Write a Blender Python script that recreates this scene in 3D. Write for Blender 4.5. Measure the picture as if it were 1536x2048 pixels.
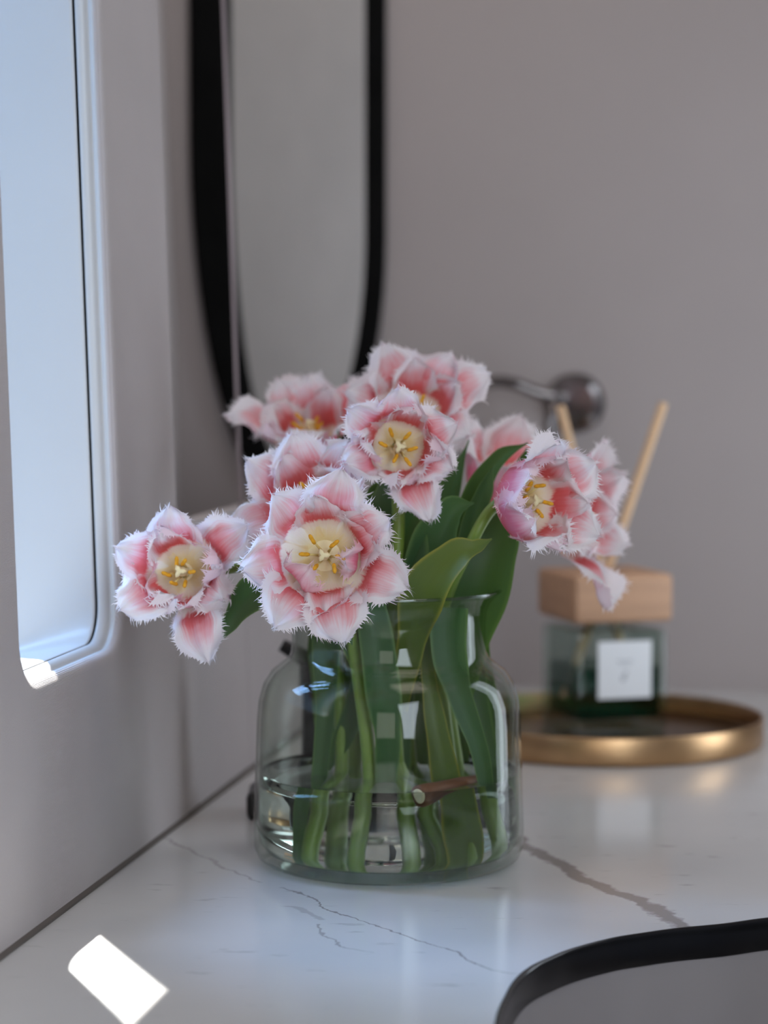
import bpy, bmesh, math, random
from mathutils import Vector, Matrix

for _o in list(bpy.data.objects):
    bpy.data.objects.remove(_o)
SC = bpy.context.scene
COL = SC.collection
R = math.radians

# ------------------------------------------------------------------ camera
FPX = 4835.0                     # focal length in pixels of the 1536x2048 frame
CAM_Z = 0.327
PITCH = math.atan(324 / FPX)
cam_d = bpy.data.cameras.new('camera')
cam = bpy.data.objects.new('camera', cam_d)
COL.objects.link(cam)
cam.location = (0, 0, CAM_Z)
cam.rotation_euler = (math.pi / 2 - PITCH, 0, 0)
cam_d.sensor_fit = 'VERTICAL'
cam_d.sensor_height = 36.0
cam_d.lens = 36.0 * FPX / 2048
cam_d.clip_start = 0.02
cam_d.dof.use_dof = True
cam_d.dof.focus_distance = 1.41
cam_d.dof.aperture_fstop = 4.6
SC.camera = cam

# ------------------------------------------------------------------ wall frame: s along the left wall, o outward (left), z up
WANG = R(9.97)
W0 = Vector((-0.2052, 1.292, 0))
A_DIR = Vector((math.sin(WANG), math.cos(WANG), 0))
O_DIR = Vector((-math.cos(WANG), math.sin(WANG), 0))
WALL_M = Matrix(((A_DIR.x, O_DIR.x, 0, W0.x), (A_DIR.y, O_DIR.y, 0, W0.y), (0, 0, 1, 0), (0, 0, 0, 1)))

def wl(s, o, z):
    return WALL_M @ Vector((s, o, z))

# ------------------------------------------------------------------ world, sun, window light, exposure
world = bpy.data.worlds.new('world')
SC.world = world
world.use_nodes = True
_bg = world.node_tree.nodes['Background']
_bg.inputs[0].default_value = (0.48, 0.68, 1.0, 1)
_bg.inputs[1].default_value = 0.9

def add_light(name, kind, energy, color, loc, target, size=None, size_y=None):
    d = bpy.data.lights.new(name, kind)
    d.energy = energy
    d.color = color
    if kind == 'AREA':
        d.shape = 'RECTANGLE'
        d.size = size
        d.size_y = size_y or size
    o = bpy.data.objects.new(name, d)
    COL.objects.link(o)
    o.location = loc
    o.rotation_euler = (Vector(target) - Vector(loc)).to_track_quat('-Z', 'Y').to_euler()
    return o

SUN_EL = R(61.3)
sun_h = Vector((0.42, -0.907, 0)).normalized()
sun_dir = sun_h * math.cos(SUN_EL) + Vector((0, 0, -math.sin(SUN_EL)))
sun = add_light('sun', 'SUN', 26.0, (1.0, 0.95, 0.88), (-1, 3, 4), Vector((-1, 3, 4)) + sun_dir)
sun.data.angle = R(0.5)
# daylight entering by the cabin window on the left and the tall side window on the right
add_light('window_daylight', 'AREA', 14.0, (0.30, 0.55, 1.0), wl(0.34, 0.58, 0.80), wl(0.16, 0, 0.36), 0.34, 0.60)
add_light('side_window_daylight', 'AREA', 2.6, (0.88, 0.94, 1.0), wl(0.665, -0.795, 0.20), wl(0.665, 0, 0.20), 0.20, 1.06)
add_light('front_window_daylight', 'AREA', 9.5, (0.80, 0.90, 1.0), wl(-0.65, -0.795, 0.45), wl(0.0, -0.1, 0.20), 0.6, 0.8)
add_light('rear_fill', 'AREA', 2.2, (1.0, 0.93, 0.87), wl(-1.9, -0.45, 0.50), wl(0, -0.40, 0.30), 0.6, 0.9)  # warm room fill added behind the camera; the rear wall has no opening
add_light('ceiling_lamp', 'AREA', 1.4, (1.0, 0.88, 0.77), wl(0.0, -0.52, 1.28), wl(0.10, -0.45, 0.0), 0.45, 0.45)
add_light('alcove_fill', 'AREA', 1.1, (1.0, 0.92, 0.86), wl(0.72, 0.02, 1.27), wl(0.95, 0.12, 0.3), 0.12, 0.12)  # added fill that lifts the dark recess beside the mirror, no fitting there
SC.view_settings.view_transform = 'Standard'
SC.view_settings.look = 'None'
SC.view_settings.gamma = 1.0
SC.view_settings.use_curve_mapping = False
SC.view_settings.exposure = 0.10
SC.cycles.transparent_max_bounces = 14
SC.cycles.max_bounces = 7
SC.cycles.diffuse_bounces = 3
SC.cycles.glossy_bounces = 3
SC.cycles.transmission_bounces = 6
SC.cycles.use_denoising = True
SC.cycles.adaptive_threshold = 0.06

# ------------------------------------------------------------------ helpers
def ray(x, y):
    v = -(y - 1024) / FPX
    return Vector(((x - 768) / FPX, math.cos(PITCH) + math.sin(PITCH) * v, -math.sin(PITCH) + math.cos(PITCH) * v))

def P(x, y, D):
    """point seen at pixel (x, y) whose distance forward (world Y) is D"""
    r = ray(x, y)
    return Vector((0, 0, CAM_Z)) + r * (D / r.y)

def PZ(x, y, z=0.0):
    r = ray(x, y)
    return Vector((0, 0, CAM_Z)) + r * ((z - CAM_Z) / r.z)

def mesh_obj(name, verts, faces, mat=None, parent=None, smooth=False, mw=None):
    me = bpy.data.meshes.new(name)
    me.from_pydata([tuple(v) for v in verts], [], faces)
    me.update()
    o = bpy.data.objects.new(name, me)
    COL.objects.link(o)
    if mat:
        me.materials.append(mat)
    if smooth:
        me.polygons.foreach_set('use_smooth', [True] * len(me.polygons))
    put(o, parent, mw)
    return o

def put(o, parent=None, mw=None):
    mw = mw or Matrix.Identity(4)
    if parent:
        o.parent = parent
        o.matrix_parent_inverse = Matrix.Identity(4)
        o.matrix_basis = MWS[parent.name].inverted() @ mw
    else:
        o.matrix_basis = mw
    MWS[o.name] = mw
MWS = {}

def bm_obj(name, bm, mat=None, parent=None, smooth=False, mw=None):
    me = bpy.data.meshes.new(name)
    bm.to_mesh(me)
    bm.free()
    o = bpy.data.objects.new(name, me)
    COL.objects.link(o)
    if mat:
        me.materials.append(mat)
    if smooth:
        me.polygons.foreach_set('use_smooth', [True] * len(me.polygons))
    put(o, parent, mw)
    return o

def empty(name, mw):
    o = bpy.data.objects.new(name, None)
    o.empty_display_size = 0.01
    COL.objects.link(o)
    put(o, None, mw)
    return o

def tag(o, label=None, cat=None, group=None, kind=None):
    if label: o['label'] = label
    if cat: o['category'] = cat
    if group: o['group'] = group
    if kind: o['kind'] = kind
    return o

def T(v):
    return Matrix.Translation(Vector(v))

def frame(origin, zdir, xhint=Vector((1, 0, 0))):
    z = Vector(zdir).normalized()
    x = (Vector(xhint) - z * Vector(xhint).dot(z)).normalized()
    y = z.cross(x)
    m = Matrix((x, y, z)).transposed().to_4x4()
    m.translation = Vector(origin)
    return m

def catmull(pts, n=10, closed=False):
    pts = [Vector(p) for p in pts]
    out = []
    N = len(pts)
    segs = N if closed else N - 1
    for i in range(segs):
        if closed:
            p0, p1, p2, p3 = pts[(i - 1) % N], pts[i], pts[(i + 1) % N], pts[(i + 2) % N]
        else:
            p1, p2 = pts[i], pts[i + 1]
            p0 = pts[i - 1] if i > 0 else p1 * 2 - p2
            p3 = pts[i + 2] if i + 2 < N else p2 * 2 - p1
        for k in range(n):
            t = k / n
            out.append(0.5 * ((2 * p1) + (p2 - p0) * t + (2 * p0 - 5 * p1 + 4 * p2 - p3) * t * t + (3 * p1 - p0 - 3 * p2 + p3) * t ** 3))
    if not closed:
        out.append(pts[-1].copy())
    return out

def tube_geo(path, radii, sides=12, cap=True):
    verts, faces = [], []
    n = len(path)
    if not isinstance(radii, (list, tuple)):
        radii = [radii] * n
    tan0 = (path[1] - path[0]).normalized()
    ref = Vector((0, 0, 1)) if abs(tan0.z) < 0.9 else Vector((1, 0, 0))
    nx = (ref - tan0 * ref.dot(tan0)).normalized()
    for i in range(n):
        if i == 0: t = path[1] - path[0]
        elif i == n - 1: t = path[-1] - path[-2]
        else: t = path[i + 1] - path[i - 1]
        t = t.normalized()
        nx = (nx - t * nx.dot(t)).normalized()
        ny = t.cross(nx)
        for k in range(sides):
            a = 2 * math.pi * k / sides
            verts.append(path[i] + (nx * math.cos(a) + ny * math.sin(a)) * radii[i])
    for i in range(n - 1):
        for k in range(sides):
            k2 = (k + 1) % sides
            faces.append((i * sides + k, i * sides + k2, (i + 1) * sides + k2, (i + 1) * sides + k))
    if cap:
        faces.append(tuple(range(sides))[::-1])
        faces.append(tuple((n - 1) * sides + k for k in range(sides)))
    return verts, faces

def lathe_geo(profile, seg=64, close=True):
    """profile: list of (r, z); r=0 ends become poles; surface of revolution around z"""
    verts, faces, rings = [], [], []
    for r, z in profile:
        if r < 1e-6:
            verts.append((0, 0, z)); rings.append([len(verts) - 1])
        else:
            b = len(verts)
            for k in range(seg):
                a = 2 * math.pi * k / seg
                verts.append((r * math.cos(a), r * math.sin(a), z))
            rings.append(list(range(b, b + seg)))
    for A, B in zip(rings[:-1], rings[1:]):
        for k in range(seg):
            k2 = (k + 1) % seg
            if len(A) == 1 and len(B) == 1: continue
            if len(A) == 1: faces.append((A[0], B[k2], B[k]))
            elif len(B) == 1: faces.append((A[k], A[k2], B[0]))
            else: faces.append((A[k], A[k2], B[k2], B[k]))
    return verts, faces

def rbox_bm(sx, sy, sz, bev=0.004, seg=3):
    bm = bmesh.new()
    bmesh.ops.create_cube(bm, size=1.0)
    for v in bm.verts:
        v.co.x *= sx; v.co.y *= sy; v.co.z *= sz
    if bev:
        bmesh.ops.bevel(bm, geom=list(bm.edges), offset=bev, segments=seg, profile=0.5, affect='EDGES')
    return bm

def rrect(x0, x1, z0, z1, r, n=8):
    pts = []
    for cx, cz, a0 in ((x1 - r, z0 + r, -90), (x1 - r, z1 - r, 0), (x0 + r, z1 - r, 90), (x0 + r, z0 + r, 180)):
        for k in range(n + 1):
            a = R(a0 + 90 * k / n)
            pts.append((cx + r * math.cos(a), cz + r * math.sin(a)))
    return pts

# ------------------------------------------------------------------ materials
def new_mat(name):
    m = bpy.data.materials.new(name)
    m.use_nodes = True
    nt = m.node_tree
    for n in list(nt.nodes): nt.nodes.remove(n)
    out = nt.nodes.new('ShaderNodeOutputMaterial')
    return m, nt, out

def N(nt, t, **kw):
    n = nt.nodes.new(t)
    for k, v in kw.items():
        setattr(n, k, v)
    return n

def math_n(nt, op, a, b=None, c=None, clamp=False):
    n = N(nt, 'ShaderNodeMath', operation=op)
    n.use_clamp = clamp
    for i, v in enumerate((a, b, c)):
        if v is None: continue
        if isinstance(v, (int, float)): n.inputs[i].default_value = v
        else: nt.links.new(v, n.inputs[i])
    return n.outputs[0]

def mixc(nt, fac, a, b, blend='MIX'):
    n = N(nt, 'ShaderNodeMix', data_type='RGBA', blend_type=blend)
    for sock, v in ((n.inputs[0], fac), (n.inputs[6], a), (n.inputs[7], b)):
        if isinstance(v, (int, float)): sock.default_value = v
        elif isinstance(v, tuple): sock.default_value = v if len(v) == 4 else (*v, 1)
        else: nt.links.new(v, sock)
    return n.outputs[2]

def ramp(nt, fac, stops, interp='LINEAR'):
    n = N(nt, 'ShaderNodeValToRGB')
    cr = n.color_ramp
    cr.interpolation = interp
    while len(cr.elements) < len(stops): cr.elements.new(0.5)
    for e, (p, c) in zip(cr.elements, stops):
        e.position = p
        e.color = c if len(c) == 4 else (*c, 1)
    nt.links.new(fac, n.inputs[0])
    return n.outputs[0]

def noise(nt, vec, scale, detail=3, rough=0.5, dist=0.0):
    n = N(nt, 'ShaderNodeTexNoise')
    n.inputs['Scale'].default_value = scale
    n.inputs['Detail'].default_value = detail
    n.inputs['Roughness'].default_value = rough
    n.inputs['Distortion'].default_value = dist
    if vec is not None: nt.links.new(vec, n.inputs['Vector'])
    return n.outputs[0]

def bump(nt, h, strength, dist):
    n = N(nt, 'ShaderNodeBump')
    n.inputs['Strength'].default_value = strength
    n.inputs['Distance'].default_value = dist
    nt.links.new(h, n.inputs['Height'])
    return n.outputs[0]

def principled(name, color, rough=0.5, metal=0.0, var=0.08, vscale=20, bump_s=0.0, bump_scale=200, bump_d=0.001, spec=0.5, coat=0.0):
    m, nt, out = new_mat(name)
    b = N(nt, 'ShaderNodeBsdfPrincipled')
    tc = N(nt, 'ShaderNodeTexCoord')
    nz = noise(nt, tc.outputs['Object'], vscale, 4)
    dark = tuple(c * (1 - var) for c in color)
    lite = tuple(min(1, c * (1 + var)) for c in color)
    nt.links.new(ramp(nt, nz, [(0.3, dark), (0.7, lite)]), b.inputs['Base Color'])
    b.inputs['Roughness'].default_value = rough
    b.inputs['Metallic'].default_value = metal
    b.inputs['Specular IOR Level'].default_value = spec
    b.inputs['Coat Weight'].default_value = coat
    if bump_s:
        nt.links.new(bump(nt, noise(nt, tc.outputs['Object'], bump_scale, 2), bump_s, bump_d), b.inputs['Normal'])
    nt.links.new(b.outputs[0], out.inputs[0])
    return m

def weave_mat(name, color, scale=1500.0, strength=0.9):
    """fine textured vinyl: staggered dots as relief"""
    m, nt, out = new_mat(name)
    b = N(nt, 'ShaderNodeBsdfPrincipled')
    tc = N(nt, 'ShaderNodeTexCoord')
    sp = N(nt, 'ShaderNodeSeparateXYZ')
    nt.links.new(tc.outputs['Object'], sp.inputs[0])
    u = math_n(nt, 'ADD', math_n(nt, 'MULTIPLY', sp.outputs[0], scale * 0.55), math_n(nt, 'MULTIPLY', sp.outputs[2], scale))
    v = math_n(nt, 'SUBTRACT', math_n(nt, 'MULTIPLY', sp.outputs[0], scale * 0.55), math_n(nt, 'MULTIPLY', sp.outputs[2], scale))
    h = math_n(nt, 'MULTIPLY', math_n(nt, 'SINE', math_n(nt, 'MULTIPLY', u, 3.1)), math_n(nt, 'SINE', math_n(nt, 'MULTIPLY', v, 3.1)))
    nz = noise(nt, tc.outputs['Object'], 9, 3)
    nt.links.new(ramp(nt, nz, [(0.3, tuple(c * 0.96 for c in color)), (0.7, tuple(c * 1.04 for c in color))]), b.inputs['Base Color'])
    b.inputs['Roughness'].default_value = 0.55
    nt.links.new(bump(nt, h, strength, 0.0004), b.inputs['Normal'])
    nt.links.new(b.outputs[0], out.inputs[0])
    return m

def clear_glass(name, tint=(0.97, 0.99, 0.98), edge=(0.75, 0.83, 0.80), ior=1.45, rough=0.0, gain=1.0):
    """thin clear glass: light passes, the surface mirrors by Fresnel, a little green where seen edge-on"""
    m, nt, out = new_mat(name)
    tr = N(nt, 'ShaderNodeBsdfTransparent')
    gl = N(nt, 'ShaderNodeBsdfGlossy')
    gl.inputs['Roughness'].default_value = rough
    lw = N(nt, 'ShaderNodeLayerWeight')
    lw.inputs[0].default_value = 0.18
    nt.links.new(mixc(nt, lw.outputs['Facing'], tint, edge), tr.inputs[0])
    f0 = ((ior - 1) / (ior + 1)) ** 2
    lf = N(nt, 'ShaderNodeLayerWeight')
    lf.inputs[0].default_value = 0.5
    fres = math_n(nt, 'ADD', math_n(nt, 'MULTIPLY', math_n(nt, 'POWER', lf.outputs['Facing'], 5.0), 1 - f0), f0)
    tc = N(nt, 'ShaderNodeTexCoord')
    nz = noise(nt, tc.outputs['Object'], 14, 2)
    nt.links.new(bump(nt, nz, 0.08, 0.004), gl.inputs['Normal'])
    mx = N(nt, 'ShaderNodeMixShader')
    nt.links.new(math_n(nt, 'MULTIPLY', fres, gain, clamp=True), mx.inputs[0])
    nt.links.new(tr.outputs[0], mx.inputs[1])
    nt.links.new(gl.outputs[0], mx.inputs[2])
    nt.links.new(mx.outputs[0], out.inputs[0])
    return m

def liquid_mat(name, color):
    m, nt, out = new_mat(name)
    tr = N(nt, 'ShaderNodeBsdfTransparent')
    gl = N(nt, 'ShaderNodeBsdfGlossy')
    gl.inputs['Roughness'].default_value = 0.02
    tc = N(nt, 'ShaderNodeTexCoord')
    nz = noise(nt, tc.outputs['Object'], 18, 2)
    nt.links.new(ramp(nt, nz, [(0.3, tuple(c * 0.9 for c in color)), (0.7, color)]), tr.inputs[0])
    lf = N(nt, 'ShaderNodeLayerWeight')
    lf.inputs[0].default_value = 0.5
    fres = math_n(nt, 'ADD', math_n(nt, 'MULTIPLY', math_n(nt, 'POWER', lf.outputs['Facing'], 5.0), 0.9), 0.01)
    mx = N(nt, 'ShaderNodeMixShader')
    nt.links.new(fres, mx.inputs[0])
    nt.links.new(tr.outputs[0], mx.inputs[1])
    nt.links.new(gl.outputs[0], mx.inputs[2])
    nt.links.new(mx.outputs[0], out.inputs[0])
    return m

def water_mat(name):
    m, nt, out = new_mat(name)
    g = N(nt, 'ShaderNodeBsdfGlass')
    g.inputs['IOR'].default_value = 1.33
    g.inputs['Roughness'].default_value = 0.0
    tc = N(nt, 'ShaderNodeTexCoord')
    nz = noise(nt, tc.outputs['Object'], 30, 1)
    nt.links.new(ramp(nt, nz, [(0.2, (0.95, 0.985, 0.97)), (0.8, (0.97, 0.995, 0.985))]), g.inputs['Color'])
    nt.links.new(g.outputs[0], out.inputs[0])
    return m

def wood_mat(name, color, axis=0, scale=60):
    m, nt, out = new_mat(name)
    b = N(nt, 'ShaderNodeBsdfPrincipled')
    tc = N(nt, 'ShaderNodeTexCoord')
    mp = N(nt, 'ShaderNodeMapping')
    sc = [scale, scale, scale]
    sc[axis] = scale * 0.06
    mp.inputs['Scale'].default_value = sc
    nt.links.new(tc.outputs['Object'], mp.inputs[0])
    nz = noise(nt, mp.outputs[0], 3, 5, 0.6, 0.4)
    nt.links.new(ramp(nt, nz, [(0.25, tuple(c * 0.82 for c in color)), (0.75, tuple(min(1, c * 1.12) for c in color))]), b.inputs['Base Color'])
    b.inputs['Roughness'].default_value = 0.6
    nt.links.new(bump(nt, nz, 0.15, 0.0005), b.inputs['Normal'])
    nt.links.new(b.outputs[0], out.inputs[0])
    return m

def petal_mat():
    """pigment attribute: R along the petal, G across, B closeness to the margin, A random"""
    m, nt, out = new_mat('petal')
    at = N(nt, 'ShaderNodeAttribute', attribute_name='pigment')
    sp = N(nt, 'ShaderNodeSeparateColor')
    nt.links.new(at.outputs['Color'], sp.inputs[0])
    cv = N(nt, 'ShaderNodeCombineXYZ')
    nt.links.new(math_n(nt, 'MULTIPLY', sp.outputs[1], 26), cv.inputs[0])
    nt.links.new(math_n(nt, 'MULTIPLY', sp.outputs[0], 2.2), cv.inputs[1])
    nt.links.new(math_n(nt, 'MULTIPLY', at.outputs['Alpha'], 40), cv.inputs[2])
    streak = noise(nt, cv.outputs[0], 1.0, 3)
    tc = N(nt, 'ShaderNodeTexCoord')
    blot = noise(nt, tc.outputs['Object'], 55, 2)
    s2 = math_n(nt, 'ADD', sp.outputs[0], math_n(nt, 'MULTIPLY', math_n(nt, 'SUBTRACT', streak, 0.5), 0.20))
    s2 = math_n(nt, 'ADD', s2, math_n(nt, 'MULTIPLY', math_n(nt, 'SUBTRACT', blot, 0.5), 0.36))
    inner = ramp(nt, s2, [(0.0, (0.97, 0.80, 0.40)), (0.24, (0.99, 0.90, 0.72)), (0.36, (0.98, 0.82, 0.70)), (0.44, (0.84, 0.14, 0.14)), (0.57, (0.88, 0.21, 0.22)), (0.70, (0.94, 0.47, 0.50)), (0.85, (0.98, 0.82, 0.86))])
    outer = ramp(nt, s2, [(0.0, (0.85, 0.75, 0.45)), (0.20, (0.90, 0.66, 0.52)), (0.38, (0.80, 0.18, 0.24)), (0.60, (0.85, 0.28, 0.42)), (0.82, (0.94, 0.66, 0.76))])
    geo = N(nt, 'ShaderNodeNewGeometry')
    col = mixc(nt, geo.outputs['Backfacing'], inner, outer)
    e = math_n(nt, 'ADD', sp.outputs[2], math_n(nt, 'MULTIPLY', math_n(nt, 'SUBTRACT', streak, 0.5), 0.35))
    mr = N(nt, 'ShaderNodeMapRange', interpolation_type='SMOOTHSTEP')
    nt.links.new(e, mr.inputs[0])
    mr.inputs[1].default_value = 0.46; mr.inputs[2].default_value = 0.84
    wf = math_n(nt, 'MULTIPLY', mr.outputs[0], math_n(nt, 'SUBTRACT', 1.0, math_n(nt, 'MULTIPLY', geo.outputs['Backfacing'], 0.55)))
    col = mixc(nt, wf, col, (0.99, 0.95, 0.97))
    b = N(nt, 'ShaderNodeBsdfPrincipled')
    nt.links.new(col, b.inputs['Base Color'])
    b.inputs['Roughness'].default_value = 0.5
    b.inputs['Specular IOR Level'].default_value = 0.3
    nt.links.new(bump(nt, streak, 0.35, 0.0006), b.inputs['Normal'])
    t = N(nt, 'ShaderNodeBsdfTranslucent')
    nt.links.new(col, t.inputs[0])
    mx = N(nt, 'ShaderNodeMixShader')
    mx.inputs[0].default_value = 0.34
    nt.links.new(b.outputs[0], mx.inputs[1])
    nt.links.new(t.outputs[0], mx.inputs[2])
    nt.links.new(mx.outputs[0], out.inputs[0])
    return m

def leaf_mat(name, c1, c2, edge):
    m, nt, out = new_mat(name)
    at = N(nt, 'ShaderNodeAttribute', attribute_name='pigment')
    sp = N(nt, 'ShaderNodeSeparateColor')
    nt.links.new(at.outputs['Color'], sp.inputs[0])
    cv = N(nt, 'ShaderNodeCombineXYZ')
    nt.links.new(math_n(nt, 'MULTIPLY', sp.outputs[1], 40), cv.inputs[0])
    nt.links.new(math_n(nt, 'MULTIPLY', sp.outputs[0], 1.5), cv.inputs[1])
    st = noise(nt, cv.outputs[0], 1.0, 3)
    tc = N(nt, 'ShaderNodeTexCoord')
    bl = noise(nt, tc.outputs['Object'], 22, 3)
    col = mixc(nt, bl, c1, c2)
    col = mixc(nt, math_n(nt, 'MULTIPLY', st, 0.35), col, tuple(min(1, c * 1.5) for c in c2))
    mr = N(nt, 'ShaderNodeMapRange', interpolation_type='SMOOTHSTEP')
    nt.links.new(sp.outputs[2], mr.inputs[0])
    mr.inputs[1].default_value = 0.80; mr.inputs[2].default_value = 1.0
    col = mixc(nt, mr.outputs[0], col, edge)
    b = N(nt, 'ShaderNodeBsdfPrincipled')
    nt.links.new(col, b.inputs['Base Color'])
    b.inputs['Roughness'].default_value = 0.42
    nt.links.new(bump(nt, st, 0.25, 0.0006), b.inputs['Normal'])
    t = N(nt, 'ShaderNodeBsdfTranslucent')
    nt.links.new(mixc(nt, 0.5, col, (0.25, 0.42, 0.04)), t.inputs[0])
    mx = N(nt, 'ShaderNodeMixShader')
    mx.inputs[0].default_value = 0.22
    nt.links.new(b.outputs[0], mx.inputs[1])
    nt.links.new(t.outputs[0], mx.inputs[2])
    nt.links.new(mx.outputs[0], out.inputs[0])
    return m

def marble_mat():
    m, nt, out = new_mat('marble')
    b = N(nt, 'ShaderNodeBsdfPrincipled')
    tc = N(nt, 'ShaderNodeTexCoord')
    sp = N(nt, 'ShaderNodeSeparateXYZ')
    nt.links.new(tc.outputs['Object'], sp.inputs[0])
    yy = math_n(nt, 'SUBTRACT', sp.outputs[1], 1.0)          # Y 1..2 -> 0..1
    wob = noise(nt, tc.outputs['Object'], 38, 4, 0.6)
    wob2 = noise(nt, tc.outputs['Object'], 140, 2, 0.5)
    xx = math_n(nt, 'ADD', sp.outputs[0], 0.5)
    xx = math_n(nt, 'ADD', xx, math_n(nt, 'MULTIPLY', math_n(nt, 'SUBTRACT', wob, 0.5), 0.022))
    total = None
    veins = [
        ([(1030, 1672), (1060, 1698), (1110, 1722), (1160, 1755), (1230, 1785), (1290, 1806), (1330, 1830), (1372, 1860), (1440, 1900)], 0.0075, 0.85),
        ([(560, 1775), (612, 1790), (640, 1812), (750, 1850), (830, 1880), (900, 1900), (960, 1932), (1045, 1948)], 0.0011, 0.75),
        ([(640, 1848), (655, 1875), (690, 1893), (745, 1905)], 0.0011, 0.55),
        ([(300, 1668), (380, 1700), (450, 1735), (520, 1765)], 0.0018, 0.45),
        ([(570, 1812), (610, 1822), (650, 1840)], 0.0035, 0.32),
    ]
    for pts, w, amt in veins:
        q = sorted([(PZ(x, y).y - 1.0, PZ(x, y).x + 0.5) for x, y in pts])
        fc = N(nt, 'ShaderNodeFloatCurve')
        cu = fc.mapping.curves[0]
        cu.points[0].location = q[0]
        cu.points[1].location = q[-1]
        for p in q[1:-1]: cu.points.new(*p)
        fc.mapping.update()
        nt.links.new(yy, fc.inputs['Value'])
        d = math_n(nt, 'ABSOLUTE', math_n(nt, 'SUBTRACT', xx, fc.outputs[0]))
        ww = math_n(nt, 'MULTIPLY', math_n(nt, 'ADD', math_n(nt, 'MULTIPLY', wob2, 1.2), 0.4), w)
        k = math_n(nt, 'SUBTRACT', 1.0, math_n(nt, 'DIVIDE', d, ww), clamp=True)
        k = math_n(nt, 'SMOOTH_MIN', math_n(nt, 'MULTIPLY', k, 2.2), 1.0, 0.3)
        lo = math_n(nt, 'GREATER_THAN', yy, q[0][0]); hi = math_n(nt, 'LESS_THAN', yy, q[-1][0])
        k = math_n(nt, 'MULTIPLY', math_n(nt, 'MULTIPLY', k, math_n(nt, 'MULTIPLY', lo, hi)), amt)
        total = k if total is None else math_n(nt, 'MAXIMUM', total, k)
    mp = N(nt, 'ShaderNodeMapping')
    mp.inputs['Scale'].default_value = (26, 75, 26)
    mp.inputs['Rotation'].default_value = (0, 0, 0.5)
    nt.links.new(tc.outputs['Object'], mp.inputs[0])
    fl = noise(nt, mp.outputs[0], 1.0, 4, 0.55)
    fleck = math_n(nt, 'MULTIPLY', math_n(nt, 'SUBTRACT', fl, 0.645, clamp=True), 5.0, clamp=True)
    total = math_n(nt, 'MAXIMUM', total, fleck)
    cloud = noise(nt, tc.outputs['Object'], 5, 4)
    base = ramp(nt, cloud, [(0.3, (0.58, 0.575, 0.57)), (0.7, (0.66, 0.655, 0.65))])
    nt.links.new(mixc(nt, total, base, (0.24, 0.215, 0.21)), b.inputs['Base Color'])
    b.inputs['Roughness'].default_value = 0.16
    nt.links.new(b.outputs[0], out.inputs[0])
    return m

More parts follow.
